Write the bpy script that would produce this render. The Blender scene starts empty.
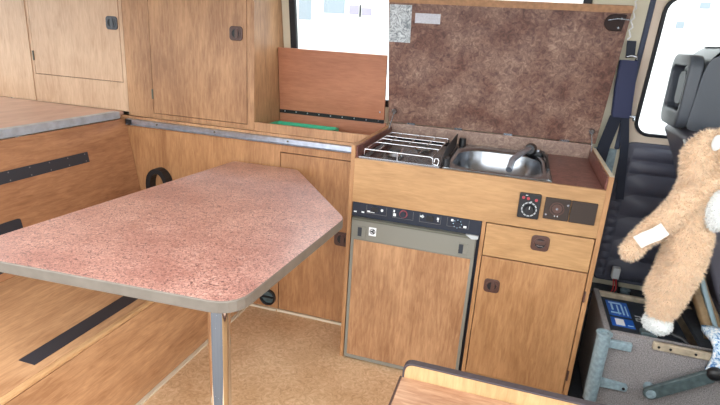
import bpy, bmesh, math, random
from mathutils import Vector, Matrix
import numpy as np

random.seed(7)
sc = bpy.context.scene
COL = sc.collection

# ------------------------------------------------------------------ camera
F_PX, YAW, PITCH, ROLL = 521.22, -0.284257, 0.307957, 0.06506
CAM_LOC = Vector((0.64105, -2.01511, 1.43109))
fwd = Vector((math.sin(YAW) * math.cos(PITCH), math.cos(YAW) * math.cos(PITCH), -math.sin(PITCH)))
rgt = Vector((math.cos(YAW), -math.sin(YAW), 0))
upv = rgt.cross(fwd)
r2 = rgt * math.cos(ROLL) + upv * math.sin(ROLL)
u2 = -rgt * math.sin(ROLL) + upv * math.cos(ROLL)
cd = bpy.data.cameras.new('camera')
cd.sensor_width = 36.0
cd.lens = F_PX / 720 * 36
cd.clip_start = 0.05
cam = bpy.data.objects.new('camera', cd)
COL.objects.link(cam)
M = Matrix((r2, u2, -fwd)).transposed().to_4x4()
M.translation = CAM_LOC
cam.matrix_world = M
sc.camera = cam

# ------------------------------------------------------------------ world, light, exposure
world = bpy.data.worlds.new('overcast_sky')
sc.world = world
world.use_nodes = True
bg = world.node_tree.nodes['Background']
bg.inputs[0].default_value = (0.93, 0.97, 1.0, 1)
bg.inputs[1].default_value = 4.0
sc.view_settings.view_transform = 'Standard'
sc.view_settings.look = 'None'
sc.view_settings.gamma = 1
sc.view_settings.use_curve_mapping = False
sc.view_settings.exposure = 0.3


# ------------------------------------------------------------------ materials
def lin(c):
    out = []
    for v in c:
        v = v / 255
        out.append(v / 12.92 if v <= 0.04045 else ((v + 0.055) / 1.055) ** 2.4)
    return (out[0], out[1], out[2], 1)


def newmat(name):
    m = bpy.data.materials.new(name)
    m.use_nodes = True
    nt = m.node_tree
    return m, nt, nt.nodes['Principled BSDF']


def plain(name, c, rough=0.5, metal=0.0, spec=0.5, bump=0.0, bscale=300, var=0.0):
    m, nt, b = newmat(name)
    b.inputs['Base Color'].default_value = lin(c)
    b.inputs['Roughness'].default_value = rough
    b.inputs['Metallic'].default_value = metal
    b.inputs['Specular IOR Level'].default_value = spec
    tc = nt.nodes.new('ShaderNodeTexCoord')
    n = nt.nodes.new('ShaderNodeTexNoise')
    n.inputs['Scale'].default_value = bscale
    n.inputs['Detail'].default_value = 3
    nt.links.new(tc.outputs['Object'], n.inputs['Vector'])
    if var:
        r = nt.nodes.new('ShaderNodeValToRGB')
        a = lin([max(0, x * (1 - var)) for x in c])
        z = lin([min(255, x * (1 + var)) for x in c])
        r.color_ramp.elements[0].position = 0.3
        r.color_ramp.elements[1].position = 0.7
        r.color_ramp.elements[0].color = a
        r.color_ramp.elements[1].color = z
        nt.links.new(n.outputs['Fac'], r.inputs['Fac'])
        nt.links.new(r.outputs['Color'], b.inputs['Base Color'])
    if bump:
        bp = nt.nodes.new('ShaderNodeBump')
        bp.inputs['Strength'].default_value = bump
        bp.inputs['Distance'].default_value = 0.002
        nt.links.new(n.outputs['Fac'], bp.inputs['Height'])
        nt.links.new(bp.outputs['Normal'], b.inputs['Normal'])
    return m


def wood(name, dark, light, axis, rough=0.42, fine=0.55, off=0.0, stretch=1.0):
    m, nt, b = newmat(name)
    tc = nt.nodes.new('ShaderNodeTexCoord')

    def noise(across, along, detail, dist):
        mp = nt.nodes.new('ShaderNodeMapping')
        s = [across] * 3
        s['xyz'.index(axis)] = along
        mp.inputs['Scale'].default_value = s
        mp.inputs['Location'].default_value = (off, off * 1.7, off * 0.6)
        n = nt.nodes.new('ShaderNodeTexNoise')
        n.inputs['Scale'].default_value = 1
        n.inputs['Detail'].default_value = detail
        n.inputs['Roughness'].default_value = 0.6
        n.inputs['Distortion'].default_value = dist
        nt.links.new(tc.outputs['Object'], mp.inputs['Vector'])
        nt.links.new(mp.outputs['Vector'], n.inputs['Vector'])
        return n
    broad = noise(9, 1.5 * stretch, 5, 1.6)
    pores = noise(100, 14 * stretch, 4, 0.6)
    blotch = noise(5, 3.0, 3, 0.5)
    acc = None
    for nd, wgt in ((broad, 0.34), (pores, 0.38), (blotch, 0.28)):
        mx = nt.nodes.new('ShaderNodeMath')
        mx.operation = 'MULTIPLY_ADD'
        mx.inputs[1].default_value = wgt
        mx.inputs[2].default_value = 0
        nt.links.new(nd.outputs['Fac'], mx.inputs[0])
        if acc:
            nt.links.new(acc.outputs[0], mx.inputs[2])
        acc = mx
    r = nt.nodes.new('ShaderNodeValToRGB')
    e = r.color_ramp.elements
    e[0].position, e[1].position = 0.39, 0.61
    e[0].color, e[1].color = lin(dark), lin(light)
    nt.links.new(mx.outputs[0], r.inputs['Fac'])
    nt.links.new(r.outputs['Color'], b.inputs['Base Color'])
    b.inputs['Roughness'].default_value = rough
    bp = nt.nodes.new('ShaderNodeBump')
    bp.inputs['Strength'].default_value = 0.12
    bp.inputs['Distance'].default_value = 0.001
    nt.links.new(pores.outputs['Fac'], bp.inputs['Height'])
    nt.links.new(bp.outputs['Normal'], b.inputs['Normal'])
    return m


def mottled(name, stops, scale, rough, dist=1.5, detail=8, spec=0.5, aniso=(1, 1, 1), broad=None, specks=None, bump=0.0, nrough=0.65, coat=None):
    """stops: [(pos, colour)], specks: (scale, threshold, colour)"""
    m, nt, b = newmat(name)
    tc = nt.nodes.new('ShaderNodeTexCoord')
    mp = nt.nodes.new('ShaderNodeMapping')
    mp.inputs['Scale'].default_value = aniso
    nt.links.new(tc.outputs['Object'], mp.inputs['Vector'])
    n = nt.nodes.new('ShaderNodeTexNoise')
    n.inputs['Scale'].default_value = scale
    n.inputs['Detail'].default_value = detail
    n.inputs['Roughness'].default_value = nrough
    n.inputs['Distortion'].default_value = dist
    nt.links.new(mp.outputs['Vector'], n.inputs['Vector'])
    r = nt.nodes.new('ShaderNodeValToRGB')
    els = r.color_ramp.elements
    els[0].position, els[0].color = stops[0][0], lin(stops[0][1])
    els[1].position, els[1].color = stops[-1][0], lin(stops[-1][1])
    for p, c in stops[1:-1]:
        e = els.new(p)
        e.color = lin(c)
    nt.links.new(n.outputs['Fac'], r.inputs['Fac'])
    out = r.outputs['Color']
    if broad:
        nb = nt.nodes.new('ShaderNodeTexNoise')
        nb.inputs['Scale'].default_value = broad[0]
        nb.inputs['Detail'].default_value = 3
        nt.links.new(mp.outputs['Vector'], nb.inputs['Vector'])
        rb = nt.nodes.new('ShaderNodeValToRGB')
        rb.color_ramp.elements[0].position = 0.35
        rb.color_ramp.elements[1].position = 0.65
        rb.color_ramp.elements[0].color = lin(broad[1])
        rb.color_ramp.elements[1].color = (1, 1, 1, 1)
        nt.links.new(nb.outputs['Fac'], rb.inputs['Fac'])
        mm = nt.nodes.new('ShaderNodeMixRGB')
        mm.blend_type = 'MULTIPLY'
        mm.inputs['Fac'].default_value = 1
        nt.links.new(out, mm.inputs[1])
        nt.links.new(rb.outputs['Color'], mm.inputs[2])
        out = mm.outputs['Color']
    if specks:
        ns = nt.nodes.new('ShaderNodeTexNoise')
        ns.inputs['Scale'].default_value = specks[0]
        ns.inputs['Detail'].default_value = 2
        ns.inputs['Distortion'].default_value = 2.0
        nt.links.new(mp.outputs['Vector'], ns.inputs['Vector'])
        rs = nt.nodes.new('ShaderNodeValToRGB')
        rs.color_ramp.elements[0].position = specks[1]
        rs.color_ramp.elements[1].position = specks[1] + 0.06
        nt.links.new(ns.outputs['Fac'], rs.inputs['Fac'])
        mm = nt.nodes.new('ShaderNodeMixRGB')
        nt.links.new(rs.outputs['Color'], mm.inputs['Fac'])
        nt.links.new(out, mm.inputs[1])
        mm.inputs[2].default_value = lin(specks[2])
        out = mm.outputs['Color']
    nt.links.new(out, b.inputs['Base Color'])
    b.inputs['Roughness'].default_value = rough
    b.inputs['Specular IOR Level'].default_value = spec
    if coat:
        b.inputs['Coat Weight'].default_value = coat[0]
        b.inputs['Coat Roughness'].default_value = coat[1]
        b.inputs['Coat IOR'].default_value = 1.8
    if bump:
        bp = nt.nodes.new('ShaderNodeBump')
        bp.inputs['Strength'].default_value = bump
        bp.inputs['Distance'].default_value = 0.003
        nt.links.new(n.outputs['Fac'], bp.inputs['Height'])
        nt.links.new(bp.outputs['Normal'], b.inputs['Normal'])
    return m


def glass_mat():
    m = bpy.data.materials.new('window_glass')
    m.use_nodes = True
    nt = m.node_tree
    nt.nodes.clear()
    o = nt.nodes.new('ShaderNodeOutputMaterial')
    t = nt.nodes.new('ShaderNodeBsdfTransparent')
    t.inputs[0].default_value = (0.95, 0.97, 0.96, 1)
    g = nt.nodes.new('ShaderNodeBsdfGlossy')
    g.inputs['Roughness'].default_value = 0.02
    mx = nt.nodes.new('ShaderNodeMixShader')
    mx.inputs[0].default_value = 0.05
    nt.links.new(t.outputs[0], mx.inputs[1])
    nt.links.new(g.outputs[0], mx.inputs[2])
    nt.links.new(mx.outputs[0], o.inputs[0])
    return m


KD, KL = (150, 106, 68), (188, 142, 98)
MAT = dict(
    kit_x=wood('oak_horizontal', (164, 124, 82), (190, 148, 102), 'x', off=3),
    kit_z=wood('oak_vertical', KD, KL, 'z', off=1),
    fridge_wood=wood('oak_fridge_panel', (144, 101, 68), (190, 146, 106), 'z', off=9),
    cab_z=wood('oak_upper_cabinet', (144, 103, 72), (190, 146, 106), 'z', off=5),
    pale_z=wood('oak_window_lit', (186, 150, 120), (212, 180, 150), 'z', off=13),  # upper cupboard oak, paler: wash of rear window light put into the colour
    panel_z=wood('oak_side_panel', (148, 102, 66), (188, 140, 96), 'z', off=17),
    red_x=wood('mahogany_board', (158, 100, 72), (182, 122, 90), 'x', off=21, rough=0.4),
    bench_y=wood('bench_board', (144, 97, 66), (182, 132, 94), 'y', off=25, rough=0.38),
    seat_y=wood('bench_seat_board', (160, 114, 78), (206, 160, 118), 'y', off=29, rough=0.36),
    fore_x=wood('pine_lid', (166, 118, 88), (216, 176, 144), 'x', off=33, rough=0.35),
    fore_z=wood('pine_edge', (176, 140, 96), (206, 170, 124), 'z', off=37),
    edge_wood=plain('cut_ply_edge', (176, 132, 96), 0.6, bump=0.1, var=0.08, bscale=60),
    shaded_gap=plain('carcass_shade', (70, 46, 28), 0.8),  # dark brown holds the shade seen through the door gaps, painted into the wood
    table=mottled('table_laminate', [(0.3, (144, 98, 90)), (0.45, (190, 136, 122)), (0.57, (216, 166, 150)), (0.70, (238, 200, 184))], 60, 0.30,
                  dist=2.2, detail=6, aniso=(1, 1, 1), broad=(7, (224, 208, 206)), specks=(100, 0.555, (96, 56, 56)), nrough=0.72, coat=(1.0, 0.42)),
    lid=mottled('lid_laminate', [(0.30, (78, 54, 50)), (0.44, (122, 92, 82)), (0.55, (158, 126, 108)), (0.68, (196, 166, 144))], 40, 0.42,
                dist=1.2, detail=10, broad=(7, (196, 172, 168)), nrough=0.8),
    worktop=mottled('worktop_laminate', [(0.3, (86, 48, 44)), (0.5, (120, 74, 66)), (0.7, (150, 102, 88))], 24, 0.38, dist=2.2, detail=8),
    floor=mottled('floor_vinyl', [(0.3, (198, 158, 120)), (0.5, (226, 190, 150)), (0.7, (244, 216, 182))], 26, 0.42, dist=2.6, detail=7,
                  broad=(3, (232, 222, 212)), bump=0.05),
    deck=mottled('deck_laminate', [(0.3, (182, 142, 124)), (0.7, (210, 174, 154))], 14, 0.3, dist=0.6, detail=4, aniso=(1, 0.3, 1)),
    edge=plain('grey_edge_band', (116, 106, 95), 0.4, var=0.06, bscale=20),
    alu=plain('brushed_aluminium', (190, 202, 218), 0.28, metal=0.9, var=0.06, bscale=40),
    alu_scuffed=plain('scuffed_aluminium', (186, 196, 206), 0.45, metal=0.5, var=0.07, bscale=22),
    chrome=plain('chrome', (225, 225, 228), 0.06, metal=1),
    steel=plain('stainless_steel', (168, 172, 178), 0.27, metal=1),
    black=plain('black_plastic', (26, 27, 30), 0.42),
    black_strip=plain('black_strip', (46, 46, 52), 0.55, bump=0.1),
    enamel=plain('hob_enamel', (34, 36, 42), 0.18),
    navy=plain('fridge_fascia', (30, 36, 50), 0.4),
    white=plain('white_print', (236, 238, 240), 0.5),
    red=plain('red_print', (170, 62, 70), 0.45),
    redring=plain('red_ring_print', (150, 70, 76), 0.45),
    grey=plain('fridge_grey', (128, 126, 116), 0.4),
    greyd=plain('fridge_grey_dark', (94, 94, 82), 0.42),
    brown=plain('brown_plastic', (84, 58, 50), 0.38),
    brown2=plain('socket_brown', (60, 50, 45), 0.6, spec=0.3),
    cupgrey=plain('grey_latch', (72, 76, 84), 0.4),
    foil=mottled('foil_tape', [(0.35, (120, 130, 136)), (0.65, (232, 238, 240))], 32, 0.28, dist=3, detail=3, bump=1.0),
    tape=plain('white_tape', (206, 208, 216), 0.5, var=0.05, bscale=120),
    cream=plain('cream_paint', (222, 214, 190), 0.45),
    cream2=plain('door_frame_paint', (224, 206, 186), 0.45),
    ceiling=plain('ceiling_board', (228, 224, 214), 0.7),
    rubber=plain('black_rubber', (22, 26, 32), 0.5),
    boxtrim=plain('dark_box_trim', (70, 62, 66), 0.4),
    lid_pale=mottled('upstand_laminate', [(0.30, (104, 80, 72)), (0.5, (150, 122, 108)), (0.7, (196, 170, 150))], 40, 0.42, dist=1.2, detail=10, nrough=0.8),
    nosing=wood('worn_nosing', (178, 132, 88), (218, 176, 128), 'y', off=41),
    seal=plain('door_seal', (62, 70, 90), 0.6),
    glass=glass_mat(),
    quilt=plain('black_quilted_vinyl', (82, 84, 98), 0.5, bump=0.4, bscale=60),
    seatv=plain('seat_vinyl', (86, 84, 94), 0.42, bump=0.15, bscale=200),
    headv=plain('headrest_vinyl', (74, 80, 88), 0.36, bump=0.1, bscale=200),
    belt=plain('belt_webbing', (30, 36, 52), 0.6, bump=0.2, bscale=400),
    beltpad=plain('navy_belt_pad', (50, 56, 88), 0.65, bump=0.2, bscale=300),
    carpet=plain('grey_carpet', (140, 136, 136), 0.95, spec=0.1, bump=1.0, bscale=230, var=0.2),
    bracket=plain('grey_blue_paint', (138, 158, 166), 0.5, bump=0.2, bscale=70, var=0.1),
    lever=plain('dark_lever', (78, 92, 94), 0.4, var=0.15, bscale=50),
    steelstrip=plain('worn_metal_strip', (176, 162, 140), 0.5, var=0.12, bscale=30),
    battery=plain('battery_case', (44, 50, 58), 0.45),
    blue=plain('battery_blue_label', (34, 96, 190), 0.35),
    ltblue=plain('battery_pale_print', (180, 220, 245), 0.4),
    tube=plain('brown_rail', (112, 92, 66), 0.35, metal=0.3, var=0.2, bscale=25),
    tube2=plain('steel_rail', (130, 150, 158), 0.35, metal=0.5),
    plush=plain('tan_plush', (236, 206, 174), 0.95, spec=0.1, bump=0.6, bscale=120, var=0.05),
    fur=plain('tan_fur', (242, 218, 190), 0.9, spec=0.15, var=0.05, bscale=40),
    plushw=plain('white_plush', (240, 242, 240), 0.95, spec=0.1, bump=0.6, bscale=120),
    tag=plain('white_cloth', (244, 242, 236), 0.8),
    knit=mottled('blue_white_knit', [(0.38, (84, 130, 184)), (0.5, (190, 214, 232)), (0.6, (240, 242, 244))], 70, 0.9, dist=1, detail=2, bump=0.6),
    green=plain('green_plastic', (70, 180, 140), 0.4),
    trim=plain('pale_floor_trim', (214, 200, 176), 0.5),
    dashed=plain('dark_floor_mat', (52, 56, 62), 0.8, bump=0.3, bscale=80, var=0.1),
    facade=plain('white_render_wall', (246, 246, 244), 0.9),
    pane=plain('far_window', (146, 156, 164), 0.6),
    lilac=plain('lilac_sign', (160, 152, 172), 0.7),
    ground=plain('worn_asphalt', (84, 84, 86), 0.9, var=0.05, bscale=2),
    shell=plain('van_shell', (206, 198, 178), 0.5),
    staple=plain('dull_staple', (120, 118, 116), 0.5, metal=0.5),
    catch=plain('catch_plastic', (50, 36, 33), 0.6, spec=0.3),
    bin=plain('grey_plastic_clip', (180, 184, 186), 0.5),
    wire=plain('red_wire', (170, 40, 44), 0.5),
    fluff=plain('white_cord', (226, 226, 224), 0.8),
)


# ------------------------------------------------------------------ mesh helpers
ROOT = {}


class MB:
    def __init__(self, T=None):
        self.v, self.f, self.sm, self.T = [], [], [], T

    def add(self, vs, fs, smooth=False):
        o = len(self.v)
        self.v += [self.T(*p) if self.T else tuple(p) for p in vs]
        self.f += [tuple(i + o for i in f) for f in fs]
        self.sm += [smooth] * len(fs)
        return self

    def box(self, x0, x1, y0, y1, z0, z1):
        return self.add([(x, y, z) for x in (x0, x1) for y in (y0, y1) for z in (z0, z1)],
                        [(0, 1, 3, 2), (4, 6, 7, 5), (0, 4, 5, 1), (2, 3, 7, 6), (0, 2, 6, 4), (1, 5, 7, 3)])

    def prism(self, poly, plane, a, b):
        def pt(p, c):
            return {'xz': (p[0], c, p[1]), 'xy': (p[0], p[1], c), 'yz': (c, p[0], p[1])}[plane]
        n = len(poly)
        vs = [pt(p, a) for p in poly] + [pt(p, b) for p in poly]
        fs = [tuple(range(n)), tuple(range(2 * n - 1, n - 1, -1))]
        fs += [(i, (i + 1) % n, n + (i + 1) % n, n + i) for i in range(n)]
        return self.add(vs, fs)

    def ring(self, outer, inner, plane, a, b):
        def pt(p, c):
            return {'xz': (p[0], c, p[1]), 'xy': (p[0], p[1], c), 'yz': (c, p[0], p[1])}[plane]
        n = len(outer)
        vs = [pt(p, a) for p in outer] + [pt(p, a) for p in inner] + [pt(p, b) for p in outer] + [pt(p, b) for p in inner]
        fs = []
        for i in range(n):
            j = (i + 1) % n
            fs += [(i, j, n + j, n + i), (2 * n + i, 3 * n + i, 3 * n + j, 2 * n + j),
                   (i, 2 * n + i, 2 * n + j, j), (n + i, n + j, 3 * n + j, 3 * n + i)]
        return self.add(vs, fs)

    def loft(self, loops, cap0=True, cap1=True, smooth=True):
        n = len(loops[0])
        vs = [p for l in loops for p in l]
        fs = []
        for k in range(len(loops) - 1):
            for i in range(n):
                j = (i + 1) % n
                fs.append((k * n + i, k * n + j, (k + 1) * n + j, (k + 1) * n + i))
        self.add(vs, fs, smooth)
        if cap0:
            self.add(loops[0], [tuple(range(n))])
        if cap1:
            self.add(loops[-1], [tuple(range(n - 1, -1, -1))])
        return self

    def tube(self, pts, r, n=10, smooth=True):
        pts = [Vector(p) for p in pts]
        rs = r if isinstance(r, (list, tuple)) else [r] * len(pts)
        loops, ref = [], None
        for k, p in enumerate(pts):
            d = (pts[min(k + 1, len(pts) - 1)] - pts[max(k - 1, 0)]).normalized()
            if ref is None:
                ref = Vector((0, 0, 1)) if abs(d.z) < 0.9 else Vector((1, 0, 0))
            u = (ref - d * ref.dot(d)).normalized()
            w = d.cross(u)
            ref = u
            loops.append([tuple(p + u * rs[k] * math.cos(t * 2 * math.pi / n) + w * rs[k] * math.sin(t * 2 * math.pi / n)) for t in range(n)])
        return self.loft(loops)

    def cyl(self, p0, p1, r, n=20, r1=None):
        return self.tube([p0, p1], [r, r if r1 is None else r1], n)

    def strap(self, pts, wdir, width, th):
        """flat ribbon along pts; wdir = width direction"""
        pts = [Vector(p) for p in pts]
        w = Vector(wdir).normalized() * width / 2
        loops = []
        for k, p in enumerate(pts):
            d = (pts[min(k + 1, len(pts) - 1)] - pts[max(k - 1, 0)]).normalized()
            nrm = d.cross(w).normalized() * th / 2
            loops.append([tuple(p + w + nrm), tuple(p - w + nrm), tuple(p - w - nrm), tuple(p + w - nrm)])
        return self.loft(loops, smooth=False)

    def ball(self, c, r, n=16, m=10, R=None):
        r = r if isinstance(r, (tuple, list)) else (r, r, r)
        vs, fs = [], []
        for i in range(m + 1):
            ph = math.pi * i / m
            for j in range(n):
                th = 2 * math.pi * j / n
                p = Vector((r[0] * math.sin(ph) * math.cos(th), r[1] * math.sin(ph) * math.sin(th), r[2] * math.cos(ph)))
                if R:
                    p = R @ p
                vs.append((c[0] + p.x, c[1] + p.y, c[2] + p.z))
        for i in range(m):
            for j in range(n):
                k = (j + 1) % n
                fs.append((i * n + j, i * n + k, (i + 1) * n + k, (i + 1) * n + j))
        return self.add(vs, fs, True)

    def build(self, name, mat, parent=None, bevel=0.0, seg=2, merge=False, smooth=False):
        if smooth:
            self.sm = [True] * len(self.f)
        me = bpy.data.meshes.new(name)
        loc = Vector((0, 0, 0))
        if parent is not None:
            loc = ROOT[parent.name]
        else:
            c = np.array(self.v)
            lo, hi = c.min(0), c.max(0)
            loc = Vector(((lo[0] + hi[0]) / 2, (lo[1] + hi[1]) / 2, lo[2]))
        me.from_pydata([tuple(Vector(p) - loc) for p in self.v], [], self.f)
        me.polygons.foreach_set('use_smooth', self.sm)
        bm = bmesh.new()
        bm.from_mesh(me)
        if merge:
            bmesh.ops.remove_doubles(bm, verts=bm.verts, dist=1e-5)
        bmesh.ops.recalc_face_normals(bm, faces=bm.faces)
        bm.to_mesh(me)
        bm.free()
        me.materials.append(MAT[mat] if isinstance(mat, str) else mat)
        o = bpy.data.objects.new(name, me)
        COL.objects.link(o)
        if parent is not None:
            o.parent = parent
        else:
            o.location = loc
        ROOT[o.name] = loc
        if bevel:
            b = o.modifiers.new('bevel', 'BEVEL')
            b.width = bevel
            b.segments = seg
            b.limit_method = 'ANGLE'
            b.angle_limit = math.radians(40)
        return o


def thing(name, label, cat, loc, group=None):
    o = bpy.data.objects.new(name, None)
    COL.objects.link(o)
    o.empty_display_size = 0.05
    o.location = loc
    ROOT[o.name] = Vector(loc)
    o['label'] = label
    o['category'] = cat
    if group:
        o['group'] = group
    return o


def tag(o, label, cat, group=None):
    o['label'] = label
    o['category'] = cat
    if group:
        o['group'] = group
    return o


def struct(o, label=None, cat=None):
    o['kind'] = 'structure'
    if label:
        o['label'] = label
    if cat:
        o['category'] = cat
    return o


def rrect(cx, cy, w, h, r, n=5):
    pts = []
    for sx, sy, a in ((1, 1, 0), (-1, 1, 90), (-1, -1, 180), (1, -1, 270)):
        for k in range(n + 1):
            t = math.radians(a + 90 * k / n)
            pts.append((cx + sx * (w / 2 - r) + r * math.cos(t), cy + sy * (h / 2 - r) + r * math.sin(t)))
    return pts


def circ(cx, cy, r, n=24):
    return [(cx + r * math.cos(2 * math.pi * k / n), cy + r * math.sin(2 * math.pi * k / n)) for k in range(n)]


def round_poly(pts, rs, n=5):
    out = []
    m = len(pts)
    for i, p in enumerate(pts):
        a, b, c = Vector(pts[i - 1]), Vector(p), Vector(pts[(i + 1) % m])
        r = rs[i]
        u, w = (a - b).normalized(), (c - b).normalized()
        if r <= 0:
            out.append(tuple(b))
            continue
        p0, p1 = b + u * r, b + w * r
        for k in range(n + 1):
            t = k / n
            q = p0 * (1 - t) ** 2 + b * 2 * t * (1 - t) + p1 * t * t
            out.append((q.x, q.y))
    return out


# ------------------------------------------------------------------ the setting
H, HP, ZR = 0.952, 1.004, 0.911     # worktop, side panel top, rail underside


def wy(z):                            # van side wall leans inwards above the waist
    return 0.665 - 0.165 * max(0, z - 1.0)


struct(MB().box(-2.6, 2.6, -1.3, 0.665, -0.03, 0.0).build('floor', 'floor'))
struct(MB().box(-2.6, 2.6, -1.3, 0.55, 2.0, 2.03).build('ceiling', 'ceiling'))
# lower side wall
wl = MB()
wl.box(-2.6, 2.6, 0.665, 0.70, -0.03, 1.0)
struct(wl.build('wall_lower', 'cream'))


def tilt(x, d, z):
    """point on the tilted upper wall, d = inwards offset"""
    return (x, wy(z) - d, z)


def wall_ring(mb, x0, x1, z0, z1, ix0, ix1, iz0, iz1, r, d0, d1):
    inner = rrect((ix0 + ix1) / 2, (iz0 + iz1) / 2, ix1 - ix0, iz1 - iz0, r, 6)
    outer = rrect((x0 + x1) / 2, (z0 + z1) / 2, x1 - x0, z1 - z0, 0.001, 6)
    mb.ring(outer, inner, 'xz', d0, d1)


def gasket(mb, ix0, ix1, iz0, iz1, r, w, d0, d1):
    a = rrect((ix0 + ix1) / 2, (iz0 + iz1) / 2, ix1 - ix0, iz1 - iz0, r, 6)
    b = rrect((ix0 + ix1) / 2, (iz0 + iz1) / 2, ix1 - ix0 - 2 * w, iz1 - iz0 - 2 * w, max(r - w, 0.004), 6)
    mb.ring(a, b, 'xz', d0, d1)


W1 = (-0.555, 0.865, 1.09, 1.84)
W2 = (1.145, 1.80, 1.075, 1.675)
m = MB(tilt)
wall_ring(m, -0.80, 1.100, 1.0, 2.0, *W1, 0.06, -0.03, 0.0)
m.box(-2.6, -0.80, -0.03, 0.0, 1.0, 2.0)
struct(m.build('wall_far', 'cream', bevel=0.004))
wd = MB(tilt)
wall_ring(wd, 1.105, 2.6, 1.0, 2.0, *W2, 0.07, -0.03, 0.0)
struct(wd.build('wall_front_door', 'cream2', bevel=0.006))
sl = MB(tilt)
sl.box(1.088, 1.110, -0.01, 0.010, 1.0, 1.99)
struct(sl.build('trim_door_seal', 'seal', bevel=0.006))
for i, (W, r) in enumerate(((W1, 0.06), (W2, 0.07))):
    g = MB(tilt)
    gasket(g, *W, r, 0.036 if i == 0 else 0.015, -0.012, 0.012)
    w = struct(g.build('window_%d' % (i + 1), 'rubber', bevel=0.004))
    p = MB(tilt)
    p.prism(rrect((W[0] + W[1]) / 2, (W[2] + W[3]) / 2, W[1] - W[0] - 0.03, W[3] - W[2] - 0.03, r, 5), 'xz', -0.002, 0.002)
    p.build('pane', 'glass', w)
# rear end: walls with a tailgate window
outer = rrect(-0.35, 1.0, 2.0, 2.0, 0.001, 6)
inner = rrect(-0.38, 1.42, 1.5, 0.74, 0.06, 6)
struct(MB().ring(outer, inner, 'yz', -2.63, -2.60).build('wall_rear', 'shell'))
w = struct(MB().ring(inner, rrect(-0.38, 1.42, 1.46, 0.70, 0.05, 6), 'yz', -2.63, -2.59).build('window_3', 'rubber'))
MB().prism(rrect(-0.38, 1.42, 1.47, 0.71, 0.05, 5), 'yz', -2.615, -2.611).build('pane', 'glass', w)

# near side: wall with the open sliding doorway the camera looks through, and the windscreen end
NO = rrect(-1.85, 1.0, 1.50, 2.0, 0.001, 6)
NI = rrect(-1.80, 1.42, 1.2, 0.60, 0.06, 6)
struct(MB().ring(NO, NI, 'xz', -1.34, -1.31).build('wall_near', 'shell'))
w = struct(MB().ring(NI, rrect(-1.80, 1.42, 1.16, 0.56, 0.05, 6), 'xz', -1.345, -1.30).build('window_4', 'rubber'))
MB().prism(rrect(-1.80, 1.42, 1.17, 0.57, 0.05, 5), 'xz', -1.327, -1.323).build('pane', 'glass', w)
struct(MB().ring(rrect(1.95, 1.0, 1.3, 2.0, 0.001, 6), rrect(1.95, 1.38, 0.95, 0.58, 0.06, 6), 'xz', -1.34, -1.31).build('wall_near_front', 'shell'))
struct(MB().ring(rrect(-0.35, 1.0, 2.0, 2.0, 0.001, 6), rrect(-0.35, 1.42, 1.6, 0.7, 0.08, 6), 'yz', 2.60, 2.63).build('wall_windscreen', 'shell'))
struct(MB().box(1.003, 2.6, -1.3, 0.664, 0.0, 0.006).build('floor_cab_mat', 'dashed'))

# outside: ground and a pale house
g = MB().box(-25, 25, -25, 25, -0.6, -0.55).build('ground', 'ground')
struct(g)

HOUSE_WINDOWS = ((-4.21, -3.92, 1.70, 2.8, 'pane'), (-3.64, -3.17, 1.86, 2.8, 'pane'), (-3.07, -2.86, 1.86, 2.04, 'lilac'), (-2.80, -2.58, 1.85, 2.0, 'lilac'),
                 (3.04, 3.17, 1.92, 2.03, 'pane'), (3.34, 3.50, 2.26, 2.36, 'pane'))
hs = thing('house', 'overexposed white house with bluish windows across the street outside', 'house', (0, 9, -0.55))
MB().box(-9, 12, 9, 12, -0.55, 6).build('wall', 'facade', hs)
for (x0, x1, z0, z1, mt) in HOUSE_WINDOWS:
    f = MB().box(x0 - 0.05, x1 + 0.05, 8.96, 9.0, z0 - 0.05, z1 + 0.05).build('window', 'facade', hs)
    MB().box(x0, x1, 8.95, 8.965, z0, z1).build('pane', mt, f)

# ------------------------------------------------------------------ latch handles


def latch_handle(parent, x, y, z, mat='brown', s=1.0, horizontal=False):
    """flush square push latch on a face at y (facing the viewer)"""
    h = MB().prism(rrect(x, z, 0.062 * s, 0.058 * s, 0.014 * s), 'xz', y - 0.007, y).build('handle', mat, parent, bevel=0.002)
    MB().ring(circ(x, z, 0.023 * s), circ(x, z, 0.018 * s), 'xz', y - 0.010, y - 0.0065).build('ring', mat, h)
    MB().cyl((x, y - 0.0066, z), (x, y - 0.0076, z), 0.0185 * s, 20).build('recess', 'black', h)
    if horizontal:
        MB().prism(rrect(x, z + 0.004 * s, 0.034 * s, 0.016 * s, 0.005), 'xz', y - 0.013, y - 0.0065).build('lever', mat, h, bevel=0.002)
        MB().box(x - 0.012 * s, x + 0.012 * s, y - 0.0085, y - 0.0065, z - 0.011 * s, z - 0.008 * s).build('glint_edge', 'steel', h)
    else:
        MB().prism(rrect(x + 0.005 * s, z, 0.016 * s, 0.036 * s, 0.005), 'xz', y - 0.013, y - 0.0065).build('lever', mat, h, bevel=0.002)
    return h


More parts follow.
